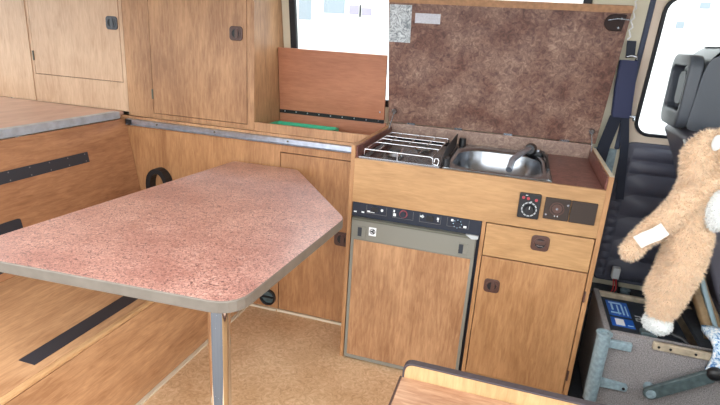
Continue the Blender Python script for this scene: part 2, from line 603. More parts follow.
# ------------------------------------------------------------------ kitchen cabinet
kc = thing('kitchen_cabinet', 'oak camper kitchen cabinet with drawer, door and raised brown laminate lid', 'cabinet', (0.5, 0.3, 0))
MB().box(0.0, 0.018, 0, 0.60, 0, HP).build('side_panel', 'kit_z', kc, bevel=0.0015)
MB().prism([(0, 0), (0.62, 0), (0.62, 0.985), (0.59, HP), (0, HP)], 'yz', 0.982, 1.0).build('side_panel', 'kit_z', kc, bevel=0.0015)
MB().box(0.976, 0.982, 0.012, 0.595, H + 0.001, HP - 0.003).build('panel_lining', 'worktop', kc)
MB().box(0.018, 0.0235, 0.012, 0.595, H - 0.02, HP - 0.003).build('panel_lining', 'worktop', kc)
MB().box(0.984, 0.999, 0.003, 0.6, HP, HP + 0.0015).build('edge_band', 'trim', kc)
MB().box(0.018, 0.982, -0.001, 0.015, 0.764, H).build('fascia', 'kit_x', kc, bevel=0.0015)
MB().box(0.562, 0.577, 0.0, 0.5, 0.0, 0.764).build('divider', 'kit_z', kc, bevel=0.001)
MB().box(0.577, 0.982, 0.022, 0.5, 0.03, 0.75).build('carcass', 'shaded_gap', kc)
MB().box(0.577, 0.982, 0.012, 0.02, 0.0, 0.07).build('plinth', 'kit_x', kc)
dr = MB().box(0.580, 0.9785, 0.0, 0.016, 0.623, 0.759).build('drawer', 'kit_x', kc, bevel=0.0015)
latch_handle(dr, 0.789, 0.0, 0.712, 'brown', 1.08, True)
do = MB().box(0.580, 0.9785, 0.0, 0.016, 0.075, 0.618).build('door', 'kit_z', kc, bevel=0.0015)
latch_handle(do, 0.634, 0.0, 0.497, 'brown', 1.0, False)
MB().cyl((0.9835, -0.003, 0.50), (0.9835, -0.003, 0.545), 0.004, 10).build('hinge', 'brown', do)
MB().cyl((0.9835, -0.003, 0.14), (0.9835, -0.003, 0.185), 0.004, 10).build('hinge', 'brown', do)
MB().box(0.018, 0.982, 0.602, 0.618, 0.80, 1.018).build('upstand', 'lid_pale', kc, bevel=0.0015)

# raised lid
LS, LC = 0.1 / 0.6083, 0.6 / 0.6083


def lidT(x, d, s):
    return (x, 0.604 - LS * s - LC * d, 1.022 + LC * s - LS * d)


ld = MB(lidT)
ld.add([(0.000, 0, 0.0), (0.996, 0, 0.0), (1.022, 0, 0.600), (-0.020, 0, 0.600), (0.000, -0.018, 0.0), (0.996, -0.018, 0.0), (1.022, -0.018, 0.600), (-0.020, -0.018, 0.600)],
       [(0, 1, 2, 3), (7, 6, 5, 4), (0, 4, 5, 1), (1, 5, 6, 2), (2, 6, 7, 3), (3, 7, 4, 0)])
lid = ld.build('lid', 'lid', kc, bevel=0.0015)
lid['label'] = 'large brown marbled laminate lid propped open'
MB(lidT).box(-0.0205, 1.0225, -0.02, 0.0025, 0.577, 0.606).build('wood_edge', 'edge_wood', lid, bevel=0.001)
MB(lidT).box(-0.012, 0.092, 0.0005, 0.003, 0.40, 0.569).build('foil_patch', 'foil', lid)
MB(lidT).box(0.110, 0.228, 0.0005, 0.0025, 0.492, 0.536).build('tape_label', 'tape', lid)
la = MB(lidT)
pl = [(0.998, 0.545), (0.998, 0.49), (0.955, 0.476)]
pl = [(1.004, 0.572), (0.995, 0.505)] + [(0.957 + 0.034 * math.cos(t), 0.539 + 0.034 * math.sin(t) * 1.0) for t in [math.radians(270 - k * 20) for k in range(10)]]
la.prism(pl, 'xz', 0.0005, 0.012)
lk = la.build('lid_catch', 'catch', lid, bevel=0.002)
for px, pz in ((0.986, 0.556), (0.980, 0.519)):
    MB(lidT).cyl((px, 0.011, pz), (px, 0.0145, pz), 0.0045, 10).build('screw', 'steel', lk)
MB(lidT).strap([(0.935, 0.014, 0.548), (0.97, 0.016, 0.556), (1.02, 0.012, 0.552)], (0, 0, 1), 0.004, 0.002).build('wire_pull', 'steel', lk)
for x in (0.12, 0.36, 0.6, 0.86):
    MB(lidT).box(x - 0.02, x + 0.02, -0.003, 0.002, -0.004, 0.006).build('hinge_leaf', 'steel', lid)
# stays
for x, xs in ((0.034, 1), (0.966, -1)):
    st = MB()
    st.strap([(x, 0.572, 1.075), (x - 0.012 * xs, 0.535, 0.99)], (0, 0.6, -0.3), 0.012, 0.004)
    st.cyl((x - 0.006, 0.582, 1.082), (x + 0.008, 0.575, 1.082), 0.012, 12)
    st.build('lid_stay', 'steel', kc)
    MB().cyl((x, 0.590, 1.085), (x, 0.565, 1.080), 0.011, 12).build('stay_mount', 'steel', kc)

# worktop laminate at the right
wt = MB().box(0.795, 0.9755, 0.016, 0.600, H - 0.018, H).build('worktop', 'worktop', bevel=0.001)
tag(wt, 'strip of dark red-brown laminate worktop right of the sink', 'worktop')

# sink
sk = thing('sink', 'stainless steel sink with long rounded bowl set in kitchen cabinet', 'sink', (0.58, 0.3, H))


def loop(cx, cy, w, h, r, z, n=7):
    return [(p[0], p[1], z) for p in rrect(cx, cy, w, h, r, n)]


m = MB()
m.loft([loop(0.585, 0.307, 0.416, 0.582, 0.006, H - 0.006), loop(0.585, 0.307, 0.416, 0.582, 0.006, H + 0.001),
        loop(0.578, 0.275, 0.372, 0.45, 0.13, H + 0.003), loop(0.578, 0.275, 0.36, 0.438, 0.124, H - 0.006)], False, False)
rim = m.build('rim', 'steel', sk)
m = MB()
m.loft([loop(0.578, 0.275, 0.36, 0.438, 0.124, H - 0.006), loop(0.578, 0.275, 0.352, 0.430, 0.12, H - 0.03), loop(0.578, 0.275, 0.335, 0.41, 0.12, H - 0.09),
        loop(0.578, 0.275, 0.28, 0.36, 0.12, H - 0.115), loop(0.578, 0.275, 0.05, 0.05, 0.025, H - 0.12)], False, True)
m.build('bowl', 'steel', sk)
MB().ring(circ(0.578, 0.275, 0.03), circ(0.578, 0.275, 0.018), 'xy', H - 0.1195, H - 0.115).build('drain', 'chrome', sk)

fc = thing('folding_faucet', 'black and chrome folding faucet reaching over the sink', 'faucet', (0.72, 0.515, H))
MB().prism(rrect(0.735, 0.53, 0.085, 0.055, 0.018), 'xy', H + 0.002, H + 0.02).build('base', 'black', fc, bevel=0.003)
MB().tube([(0.715, 0.525, H + 0.018), (0.713, 0.50, H + 0.03), (0.708, 0.46, H + 0.036)], [0.026, 0.029, 0.021], 14).build('swivel_head', 'black', fc)
MB().tube([(0.710, 0.475, H + 0.038), (0.675, 0.33, H + 0.042), (0.640, 0.185, H + 0.036), (0.632, 0.115, H + 0.006)], 0.013, 12).build('spout', 'alu', fc)
MB().box(0.723, 0.752, 0.506, 0.515, H + 0.020, H + 0.030).build('lever', 'steel', fc, bevel=0.001)
MB().tube([(0.762, 0.53, H + 0.016), (0.785, 0.42, H + 0.012), (0.785, 0.20, H + 0.008)], 0.006, 8).build('side_bar', 'black', fc)
m = MB().cyl((0.393, 0.556, H + 0.0015), (0.393, 0.556, H + 0.036), 0.019, 16, 0.016)
tag(m.build('sink_plug', 'black'), 'black cylindrical knob at back left corner of the sink', 'knob')

# hob
hb = thing('gas_hob', 'black two burner gas hob with chrome wire rack beside the sink', 'hob', (0.2, 0.3, H))
m = MB()
m.loft([loop(0.2, 0.302, 0.348, 0.57, 0.008, H - 0.012), loop(0.2, 0.302, 0.348, 0.57, 0.008, H), loop(0.2, 0.302, 0.32, 0.54, 0.02, H + 0.002),
        loop(0.2, 0.302, 0.30, 0.52, 0.02, H - 0.008)], False, True, False)
m.build('hob_plate', 'enamel', hb)
MB().box(0.028, 0.366, 0.018, 0.024, H - 0.002, H + 0.006).build('front_lip', 'steel', hb)
for (bx, by, br) in ((0.145, 0.19, 0.042), (0.23, 0.41, 0.05)):
    b = MB().cyl((bx, by, H - 0.008), (bx, by, H + 0.008), br, 24, br * 0.8).build('burner', 'steel', hb)
    MB().cyl((bx, by, H + 0.008), (bx, by, H + 0.015), br * 0.72, 24, br * 0.66).build('burner_cap', 'black', b)
zt = H + 0.036
rk = MB()
rk.tube([(0.048, 0.035, H - 0.002), (0.048, 0.03, zt - 0.006), (0.055, 0.03, zt), (0.325, 0.03, zt), (0.335, 0.03, zt - 0.006), (0.335, 0.035, H - 0.002)], 0.0026, 8)
rk.tube([(0.050, 0.03, zt), (0.050, 0.49, zt), (0.050, 0.5, zt - 0.03)], 0.0026, 8)
rk.tube([(0.333, 0.03, zt), (0.333, 0.49, zt), (0.333, 0.5, zt - 0.03)], 0.0026, 8)
for y in (0.20, 0.30, 0.38, 0.49):
    rk.tube([(0.05, y, zt), (0.333, y, zt)], 0.003, 8)
for x in (0.105, 0.19, 0.27):
    rk.tube([(x, 0.03, zt - 0.02 if x == 0.19 else zt), (x, 0.13, zt)], 0.0028, 8)
    rk.tube([(x, 0.24, zt), (x, 0.36, zt)], 0.0028, 8)
    rk.tube([(x, 0.44, zt), (x, 0.49, zt)], 0.0028, 8)
rk.tube([(0.19, 0.028, zt), (0.19, 0.028, H)], 0.003, 8)
rk.build('wire_rack', 'chrome', hb)
MB().tube([(0.341, 0.028, zt - 0.028), (0.344, 0.028, zt - 0.004), (0.356, 0.028, zt - 0.002), (0.360, 0.028, zt - 0.012), (0.358, 0.028, zt - 0.03), (0.341, 0.028, zt - 0.028)], 0.0026, 8).build('rack_clip', 'chrome', hb)
MB().prism([(0.10, H), (0.56, H), (0.56, H + 0.055), (0.20, H + 0.05), (0.10, H + 0.02)], 'yz', 0.3625, 0.3655).build('splash_shield', 'black', hb)
for y in (0.07, 0.105):
    MB().cyl((0.383, y, H + 0.001), (0.383, y, H + 0.03), 0.013, 14, 0.011).build('gas_knob', 'black', hb)

# heater control on the fascia
hc = thing('heater_control', 'black dial control with three red lamps on kitchen fascia', 'control', (0.726, 0, 0.80))
MB().prism(rrect(0.726, 0.857, 0.079, 0.098, 0.006), 'xz', -0.016, -0.001).build('housing', 'black', hc, bevel=0.002)
MB().ring(circ(0.727, 0.845, 0.0285, 36), circ(0.727, 0.845, 0.024, 36), 'xz', -0.0168, -0.0158).build('dial_scale', 'bin', hc)
for k in range(24):
    if k % 2:
        t = 2 * math.pi * k / 24
        MB().box(0.727 + 0.026 * math.cos(t) - 0.002, 0.727 + 0.026 * math.cos(t) + 0.002, -0.0172, -0.016, 0.845 + 0.026 * math.sin(t) - 0.002, 0.845 + 0.026 * math.sin(t) + 0.002).build('scale_gap', 'black', hc)
dl = MB().cyl((0.727, -0.016, 0.845), (0.727, -0.030, 0.845), 0.019, 24, 0.016).build('dial', 'black', hc)
MB().box(0.7265, 0.7285, -0.031, -0.0295, 0.848, 0.860).build('pointer', 'white', dl)
for x, z in ((0.701, 0.889), (0.719, 0.887), (0.748, 0.884)):
    MB().cyl((x, -0.0155, z), (x, -0.018, z), 0.0058, 12).build('lamp', 'red', hc)
MB().box(0.708, 0.716, -0.0168, -0.0158, 0.898, 0.900).build('print_mark', 'white', hc)
MB().box(0.728, 0.734, -0.0168, -0.0158, 0.874, 0.8765).build('print_mark', 'white', hc)

# power socket
ps = thing('power_socket', 'dark brown double socket plate at right end of kitchen fascia', 'socket', (0.872, 0, 0.81))
sa = MB().prism(rrect(0.826, 0.858, 0.090, 0.084, 0.003), 'xz', -0.010, -0.001).build('socket_plate', 'brown2', ps, bevel=0.002)
MB().ring(circ(0.826, 0.860, 0.026), circ(0.826, 0.860, 0.022), 'xz', -0.0125, -0.0098).build('socket_ring', 'brown', sa)
MB().cyl((0.826, -0.0098, 0.860), (0.826, -0.0115, 0.860), 0.018, 20).build('socket_face', 'brown', sa)
for x, z in ((0.826, 0.860), (0.862, 0.880), (0.790, 0.834)):
    MB().cyl((x, -0.0098, z), (x, -0.0128, z), 0.0042, 10).build('screw', 'steel', sa)
for x in (0.820, 0.830):
    MB().box(x, x + 0.004, -0.0115, -0.0098, 0.829, 0.838).build('print_mark', 'bin', sa)
MB().prism(rrect(0.919, 0.858, 0.090, 0.084, 0.003), 'xz', -0.012, -0.001).build('cover_flap', 'brown2', ps, bevel=0.003)

# ------------------------------------------------------------------ fridge
fr = thing('camping_fridge', 'built-in absorption fridge with oak door panel and dark control strip', 'fridge', (0.29, 0.25, 0))
MB().box(0.022, 0.560, 0.025, 0.52, 0.006, 0.760).build('body', 'navy', fr)
cp = MB().box(0.020, 0.560, 0.004, 0.025, 0.700, 0.762).build('control_panel', 'navy', fr)


def cbox(x0, x1, z0, z1):
    m = MB()
    t = 0.0011
    y0, y1 = 0.0025, 0.004
    m.box(x0, x1, y0, y1, z0, z0 + t)
    m.box(x0, x0 + t, y0, y1, z0, z1)
    m.box(x1 - t, x1, y0, y1, z0, z1)
    m.build('print_frame', 'staple', cp)


for x0 in (0.082, 0.196, 0.310, 0.424):
    cbox(x0, x0 + 0.088, 0.720, 0.757)
MB().cyl((0.150, 0.004, 0.742), (0.150, 0.001, 0.742), 0.0055, 12).build('indicator', 'white', cp)
k = MB().cyl((0.242, 0.004, 0.741), (0.242, -0.008, 0.741), 0.0125, 20).build('knob', 'navy', cp)
MB().ring(circ(0.242, 0.741, 0.017), circ(0.242, 0.741, 0.013), 'xz', 0.0022, 0.004).build('dial_ring', 'redring', cp)
MB().prism(rrect(0.353, 0.741, 0.03, 0.022, 0.004), 'xz', -0.004, 0.004).build('rocker_switch', 'black', cp, bevel=0.001)
MB().prism(rrect(0.118, 0.742, 0.03, 0.02, 0.004), 'xz', -0.003, 0.004).build('rocker_switch', 'black', cp, bevel=0.001)
k = MB().cyl((0.466, 0.004, 0.735), (0.466, -0.006, 0.735), 0.012, 20).build('knob', 'navy', cp)
for t in range(8):
    a = 2 * math.pi * t / 8
    x, z = 0.466 + 0.0165 * math.cos(a), 0.735 + 0.0165 * math.sin(a)
    MB().box(x - 0.0014, x + 0.0014, 0.0024, 0.004, z - 0.0014, z + 0.0014).build('dial_tick', 'ltblue', cp)
for (x, z, w, h) in ((0.444, 0.748, 0.009, 0.009), (0.497, 0.727, 0.012, 0.008), (0.202, 0.748, 0.006, 0.01), (0.205, 0.732, 0.011, 0.012), (0.320, 0.744, 0.016, 0.006),
                     (0.322, 0.744, 0.006, 0.012), (0.386, 0.744, 0.008, 0.009), (0.387, 0.735, 0.003, 0.006), (0.092, 0.729, 0.012, 0.007), (0.108, 0.727, 0.02, 0.0025),
                     (0.067, 0.722, 0.012, 0.006), (0.033, 0.720, 0.012, 0.006)):
    MB().box(x - w / 2, x + w / 2, 0.0024, 0.004, z - h / 2, z + h / 2).build('print_mark', 'white', cp)
fd = MB().ring(rrect(0.286, 0.352, 0.526, 0.690, 0.006), rrect(0.286, 0.310, 0.500, 0.572, 0.003), 'xz', -0.006, 0.02).build('door', 'grey', fr, bevel=0.002)
MB().box(0.035, 0.537, -0.003, 0.018, 0.023, 0.597).build('door_panel', 'fridge_wood', fd)
MB().box(0.026, 0.546, -0.010, -0.0055, 0.601, 0.686).build('door_band', 'grey', fd, bevel=0.002)
MB().box(0.026, 0.546, -0.013, -0.002, 0.686, 0.697).build('grip_lip', 'greyd', fd, bevel=0.002)
for x in (0.070, 0.500):
    l = MB().ring(rrect(x, 0.637, 0.040, 0.050, 0.004), rrect(x, 0.637, 0.032, 0.042, 0.003), 'xz', -0.014, -0.0095).build('latch', 'grey', fd)
    MB().box(x - 0.016, x + 0.002, -0.0115, -0.0095, 0.617, 0.657).build('latch_recess', 'battery', l)
    MB().box(x + 0.002, x + 0.016, -0.0135, -0.0095, 0.617, 0.657).build('latch_tab', 'grey', l)
bd = MB().box(0.103, 0.135, -0.0115, -0.0095, 0.627, 0.665).build('badge', 'white', fd)
bx, bz = 0.119, 0.647
em = MB()
em.ring(circ(bx, bz, 0.0125, 24), circ(bx, bz, 0.0095, 24), 'xz', -0.0125, -0.0113)
em.prism([(bx - 0.010, bz), (bx + 0.006, bz + 0.009), (bx + 0.002, bz)], 'xz', -0.0125, -0.0113)
em.prism([(bx - 0.010, bz), (bx + 0.002, bz), (bx + 0.006, bz - 0.009)], 'xz', -0.0125, -0.0113)
em.box(bx + 0.004, bx + 0.0065, -0.0125, -0.0113, bz - 0.009, bz + 0.009)
em.build('emblem', 'black', bd)
MB().prism([(0.505, 0.703), (0.555, 0.703), (0.555, 0.690), (0.53, 0.687)], 'xz', -0.016, -0.004).build('corner_cap', 'bin', fd)

# ------------------------------------------------------------------ side locker (under the rail, left of the kitchen)
so = thing('side_locker', 'long oak side locker panel with door between bench and fridge', 'locker', (-0.66, 0.4, 0))
MB().box(-1.40, -0.445, 0.262, 0.278, 0.0, 0.955).build('front_panel', 'panel_z', so)
MB().box(-0.445, -0.002, 0.262, 0.278, 0.872, 0.955).build('top_rail', 'panel_z', so)
MB().box(-0.445, -0.002, 0.285, 0.30, 0.0, 0.872).build('carcass', 'shaded_gap', so)
sd = MB().box(-0.441, -0.020, 0.261, 0.277, 0.014, 0.868).build('door', 'panel_z', so, bevel=0.0012)
latch_handle(sd, -0.105, 0.261, 0.475, 'brown', 1.25, False)
MB().box(-0.018, -0.002, 0.262, 0.278, 0.0, 0.872).build('stile', 'panel_z', so)
# open-topped bin section above, right of the upper cupboard
MB().box(-0.592, -0.002, 0.272, 0.288, 0.956, 1.000).build('rim_board', 'cab_z', so, bevel=0.0015)
MB().box(-0.592, -0.002, 0.560, 0.575, 0.78, 1.018).build('back_board', 'red_x', so)
MB().box(-0.592, -0.002, 0.288, 0.560, 0.78, 0.795).build('bin_floor', 'red_x', so)
MB().box(-1.40, -0.002, 0.258, 0.272, 0.945, 0.958).build('ledge', 'cab_z', so, bevel=0.001)
LLS, LLC = 0.035 / 0.322, 0.320 / 0.322


def llT(x, d, s):
    return (x, 0.556 - LLS * s - LLC * d, 1.028 + LLC * s - LLS * d)


ll = MB(llT).box(-0.592, -0.012, -0.015, 0, 0.006, 0.325).build('open_lid', 'red_x', so, bevel=0.001)
MB(llT).box(-0.592, -0.012, -0.004, 0.003, -0.012, 0.006).build('piano_hinge', 'black', ll)
for k in range(9):
    x = -0.56 + k * 0.065
    MB(llT).cyl((x, 0.0025, -0.001), (x, 0.005, -0.001), 0.0035, 8).build('screw', 'alu', ll)
MB(llT).cyl((-0.035, 0.0, 0.045), (-0.035, 0.004, 0.045), 0.004, 8).build('screw', 'alu', ll)
tr = thing('green_tray', 'green plastic tray lying inside the open side locker', 'tray', (-0.42, 0.42, 0.795))
MB().ring(rrect(-0.405, 0.41, 0.35, 0.20, 0.02), rrect(-0.405, 0.41, 0.335, 0.185, 0.015), 'xy', 0.795, 0.978).build('tray_wall', 'green', tr)
MB().box(-0.57, -0.24, 0.32, 0.50, 0.94, 0.962).build('tray_lid', 'green', tr)

# aluminium rail
ral = thing('table_rail', 'brushed aluminium rail along the side locker behind the table', 'rail', (-0.66, 0.25, ZR))
MB().add([(x, y, z) for x in (-1.330, -0.002) for (y, z) in ((0.262, ZR), (0.244, ZR), (0.240, ZR + 0.004), (0.248, ZR + 0.008), (0.247, ZR + 0.030), (0.258, ZR + 0.033), (0.262, ZR + 0.033))],
         [(0, 1, 2, 3, 4, 5, 6), (13, 12, 11, 10, 9, 8, 7)] + [(i, (i + 1) % 7, 7 + (i + 1) % 7, 7 + i) for i in range(7)]).build('profile', 'alu', ral)
for x in (-1.14, -0.80, -0.40):
    MB().cyl((x, 0.2485, ZR + 0.02), (x, 0.244, ZR + 0.02), 0.0045, 10).build('screw', 'greyd', ral)
MB().box(-1.330, -1.300, 0.241, 0.2475, ZR + 0.006, ZR + 0.030).build('end_cap', 'black', ral)

# strap handle & air outlet
st = MB()
pts = [(-1.135 + 0.055 * math.cos(math.radians(t)), 0.235, 0.615 + 0.075 * math.sin(math.radians(t))) for t in range(180, -1, -15)]
pts = [(-1.190, 0.235, 0.57)] + pts + [(-1.080, 0.235, 0.57)]
st.strap(pts, (0, 1, 0), 0.048, 0.026)
tag(st.build('strap_handle', 'black'), 'black arched strap handle on oak side locker by the bench', 'handle')
ao = thing('air_outlet', 'small round black air outlet low on the oak side locker', 'vent', (-0.503, 0.262, 0.025))
MB().ring(circ(-0.503, 0.072, 0.046, 28), circ(-0.503, 0.072, 0.036, 28), 'xz', 0.246, 0.262).build('ring', 'black', ao, bevel=0.002)
MB().cyl((-0.503, 0.262, 0.072), (-0.503, 0.258, 0.072), 0.036, 24).build('duct_face', 'lever', ao)
MB().prism(rrect(-0.503, 0.072, 0.064, 0.008, 0.003), 'xz', 0.25, 0.258).build('flap', 'black', ao)

# floor trims
struct(MB().box(-0.66, -0.452, 0.248, 0.262, 0.0, 0.012).build('trim_1', 'trim'))
struct(MB().box(-0.447, -0.004, 0.252, 0.2605, 0.0, 0.013).build('trim_2', 'trim'))
struct(MB().box(-0.622, -0.606, -1.28, 0.24, 0.0, 0.010).build('trim_3', 'trim'))

# ------------------------------------------------------------------ upper cupboards


def cupboard(name, label, x0, x1, dx0, dx1, dz0, zb, wood_m, hx, hz, hinge_z, side=False, hm='cupgrey'):
    t = thing(name, label, 'cupboard', ((x0 + x1) / 2, 0.4, zb))
    zt = 1.9
    dz1 = 1.80
    y0, y1 = 0.28, 0.292
    g = 0.003
    MB().box(x0, dx0 - g, y0, y1, zb, zt).build('stile', wood_m, t)
    MB().box(dx1 + g, x1, y0, y1, zb, zt).build('stile', wood_m, t)
    MB().box(dx0 - g, dx1 + g, y0, y1, zb, dz0 - g).build('rail', wood_m, t)
    MB().box(dx0 - g, dx1 + g, y0, y1, dz1 + g, zt).build('rail', wood_m, t)
    MB().box(x0, x1 - (0.016 if side else 0), y1 + 0.001, 0.50, zb, zt).build('carcass', 'shaded_gap', t)
    d = MB().box(dx0, dx1, y0 - 0.001, y1 - 0.001, dz0, dz1).build('door', wood_m, t, bevel=0.001)
    latch_handle(d, hx, y0 - 0.001, hz, hm, 1.12, False)
    MB().cyl((dx0 - 0.0015, y0 - 0.003, hinge_z - 0.025), (dx0 - 0.0015, y0 - 0.003, hinge_z + 0.025), 0.0045, 10).build('hinge', 'greyd', d)
    if side:
        MB().prism([(y1 + 0.0005, zb), (0.60, zb), (wy(1.2) - 0.004, 1.2), (wy(1.9) - 0.004, zt), (y1 + 0.0005, zt)], 'yz', x1 - 0.014, x1).build('side_panel', 'cab_z', t)
    return t


cupboard('upper_cupboard', 'oak upper cupboard with grey latch beside the open side locker', -1.335, -0.597, -1.178, -0.637, 0.985, 0.958, 'cab_z', -0.690, 1.408, 1.082, True, 'brown')
cupboard('upper_cupboard', 'window-lit pale oak cupboard with grey latch above the rear deck', -1.958, -1.337, -1.938, -1.360, 1.127, 0.976, 'pale_z', -1.400, 1.418, 1.222)
pc = thing('corner_cupboard', 'window-lit pale oak corner cupboard panel at the far rear left', 'cupboard', (-2.27, 0.4, 0.976))
MB().box(-2.595, -1.960, 0.28, 0.292, 0.976, 1.9).build('front_panel', 'pale_z', pc)
MB().box(-2.595, -1.960, 0.293, 0.50, 0.976, 1.9).build('carcass', 'shaded_gap', pc)
MB().box(-1.974, -1.959, 0.276, 0.280, 0.976, 1.9).build('cover_strip', 'pale_z', pc)

# ------------------------------------------------------------------ rear deck and bench
dk = thing('rear_deck', 'wide brown rear deck with scuffed aluminium edge above bench backrest', 'deck', (-1.95, -0.4, 0.945))
MB().box(-2.595, -1.372, -1.28, 0.279, 0.945, 0.974).build('deck_board', 'deck', dk)
m = MB().box(-1.372, -1.360, -1.28, 0.238, 0.942, 0.977).box(-1.395, -1.360, -1.28, 0.238, 0.9745, 0.978)
m.build('edge_profile', 'alu_scuffed', dk, bevel=0.001)

bn = thing('rear_bench', 'bare wooden rear bench with seat board and tilted backrest', 'bench', (-0.95, -0.5, 0))
XA, ZA, XB, ZB = -1.345, 0.942, -1.250, 0.398


def backT(a, y, d):
    """a 0..1 from seat to deck, d outwards from the back board"""
    dx, dz = XA - XB, ZA - ZB
    L = math.hypot(dx, dz)
    return (XB + dx * a + dz / L * d, y, ZB + dz * a - dx / L * d)


MB(backT).box(0.0, 0.985, -1.28, 0.2575, -0.016, 0.0).build('backrest_board', 'bench_y', bn)
MB(backT).box(0.965, 0.999, -1.28, 0.2575, -0.016, 0.004).build('top_batten', 'bench_y', bn)
sb = MB().box(-1.248, -0.640, -1.28, 0.2575, 0.380, 0.398).build('seat_board', 'seat_y', bn, bevel=0.0015)
MB().prism(rrect(-0.632, 0.389, 0.020, 0.018, 0.006), 'xz', -1.28, 0.2575).build('seat_nosing', 'nosing', bn)
MB().box(-0.640, -0.624, -1.28, 0.2575, 0.0, 0.379).build('front_panel', 'seat_y', bn)
b1 = MB(backT).box(0.685, 0.775, -1.25, -0.040, 0.0005, 0.003).build('black_strip', 'black_strip', bn)
for k in range(6):
    for a in (0.70, 0.76):
        y = -0.06 - 0.1 * k
        MB(backT).add([(a - 0.005, y - 0.003, 0.0035), (a + 0.005, y - 0.003, 0.0035), (a + 0.005, y + 0.003, 0.0035), (a - 0.005, y + 0.003, 0.0035), (a, y, 0.002)],
                      [(0, 1, 2, 3), (0, 4, 1), (1, 4, 2), (2, 4, 3), (3, 4, 0)]).build('staple', 'staple', b1)
MB(backT).prism(round_poly([(0.33, -1.25), (0.41, -1.25), (0.41, -0.462), (0.33, -0.462)], [0, 0, 0.02, 0.0]), 'xy', 0.0005, 0.003).build('black_strip', 'black_strip', bn)
MB(backT).box(0.06, 0.13, -1.25, -0.42, 0.0005, 0.003).build('black_strip', 'black_strip', bn)
MB().box(-0.742, -0.678, -0.975, -0.10, 0.3985, 0.4005).build('black_strip', 'black_strip', bn)

# ------------------------------------------------------------------ table
tb = thing('dining_table', 'pink-red mottled laminate table with chamfered corner on chrome pole', 'table', (-0.35, -0.4, 0))
TP = [(-0.797, -1.082), (0.060, -1.030), (0.092, -0.318), (-0.342, 0.242), (-0.684, 0.236)]
poly = round_poly(TP, [0.10, 0.075, 0.035, 0.03, 0.03])
core = MB().prism(poly, 'xy', 0.766, 0.7995).build('edge_band', 'edge', tb, bevel=0.003)
cx, cy = -0.33, -0.4
inner_p = [(cx + (p[0] - cx) * 0.994, cy + (p[1] - cy) * 0.995) for p in poly]
MB().prism(inner_p, 'xy', 0.795, 0.8005).build('table_top', 'table', tb)
MB().cyl((-0.052, -0.925, 0.012), (-0.052, -0.925, 0.760), 0.030, 32).build('pole', 'chrome', tb)
MB().cyl((-0.052, -0.925, 0.750), (-0.052, -0.925, 0.766), 0.055, 32).build('mounting_flange', 'alu', tb)
MB().cyl((-0.052, -0.925, 0.0), (-0.052, -0.925, 0.012), 0.075, 32).build('floor_socket', 'alu', tb)

# ------------------------------------------------------------------ foreground storage box
fb = thing('storage_box', 'pale pine storage box seat with dark trimmed upstand in the foreground', 'box', (0.8, -0.9, 0))
MB().box(0.425, 1.20, -1.20, -0.664, 0.0, 0.432).build('body', 'fore_z', fb)
MB().box(0.415, 1.21, -1.21, -0.664, 0.432, 0.450).build('lid', 'fore_x', fb, bevel=0.002)
up = round_poly([(0.422, 0.30), (1.21, 0.30), (1.21, 0.497), (0.422, 0.497)], [0, 0, 0.03, 0.03], 6)
MB().prism(up, 'xz', -0.663, -0.645).build('upstand', 'fore_z', fb)
ou = round_poly([(0.416, 0.30), (1.216, 0.30), (1.216, 0.503), (0.416, 0.503)], [0, 0, 0.032, 0.032], 6)
MB().ring(ou, up, 'xz', -0.666, -0.641).build('edge_trim', 'boxtrim', fb, bevel=0.002)
MB().box(0.409, 0.415, -1.21, -0.662, 0.430, 0.4505).build('edge_trim', 'brown', fb)

# ------------------------------------------------------------------ front seat box with battery
sx = thing('seat_box', 'grey carpeted seat box holding the battery beside the kitchen cabinet', 'seat box', (1.45, 0.2, 0))
SBX0, SBX1, SBY0, SBY1, SBZ = 1.085, 1.95, 0.0, 0.42, 0.392
MB().prism(round_poly([(SBX0, SBY0), (SBX1, SBY0), (SBX1, SBY0 + 0.03), (SBX0 + 0.03, SBY0 + 0.03)], [0.02, 0, 0, 0]), 'xy', 0.0, SBZ).build('front_panel', 'carpet', sx, bevel=0.006)
MB().box(SBX0, SBX0 + 0.025, SBY0 + 0.03, SBY1, 0.0, SBZ - 0.004).build('side_wall', 'carpet', sx, bevel=0.005)
MB().box(SBX0 + 0.025, SBX1, SBY1 - 0.022, SBY1, 0.0, SBZ - 0.01).build('back_rim', 'steelstrip', sx, bevel=0.003)
MB().box(SBX0 + 0.025, SBX1, SBY0 + 0.03, SBY1 - 0.022, 0.10, 0.12).build('tray', 'dashed', sx)
MB().box(1.44, SBX1, SBY0 + 0.03, SBY1 - 0.022, 0.36, 0.376).build('cover_plate', 'dashed', sx)
sp = MB().box(1.255, 1.47, -0.012, 0.012, 0.362, 0.392).build('latch_strip', 'steelstrip', sx, bevel=0.003)
for x in (1.275, 1.315, 1.40):
    MB().cyl((x, -0.0115, 0.377), (x, -0.014, 0.377), 0.005, 10).build('hole', 'black', sp)
# bracket
bk = MB()
bk.cyl((1.078, -0.022, 0.395), (1.078, -0.022, 0.095), 0.026, 18)
b = bk.build('hinge_tube', 'bracket', sx)
MB().ring(circ(1.078, -0.022, 0.030), circ(1.078, -0.022, 0.016), 'xy', 0.392, 0.399).build('tube_rim', 'bracket', b)
MB().box(1.098, 1.185, -0.020, -0.001, 0.335, 0.368).build('upper_tab', 'bracket', b, bevel=0.003)
MB().prism(round_poly([(1.098, 0.155), (1.205, 0.158), (1.205, 0.185), (1.098, 0.192)], [0, 0.01, 0.01, 0]), 'xz', -0.020, -0.001).build('lower_tab', 'bracket', b, bevel=0.002)
MB().cyl((1.190, -0.022, 0.171), (1.190, -0.019, 0.171), 0.006, 10).build('bolt_hole', 'black', b)
for z in (0.32, 0.235):
    MB().ball((1.0845, 0.06, z), 0.006, 10, 6).build('bolt', 'alu', sx)
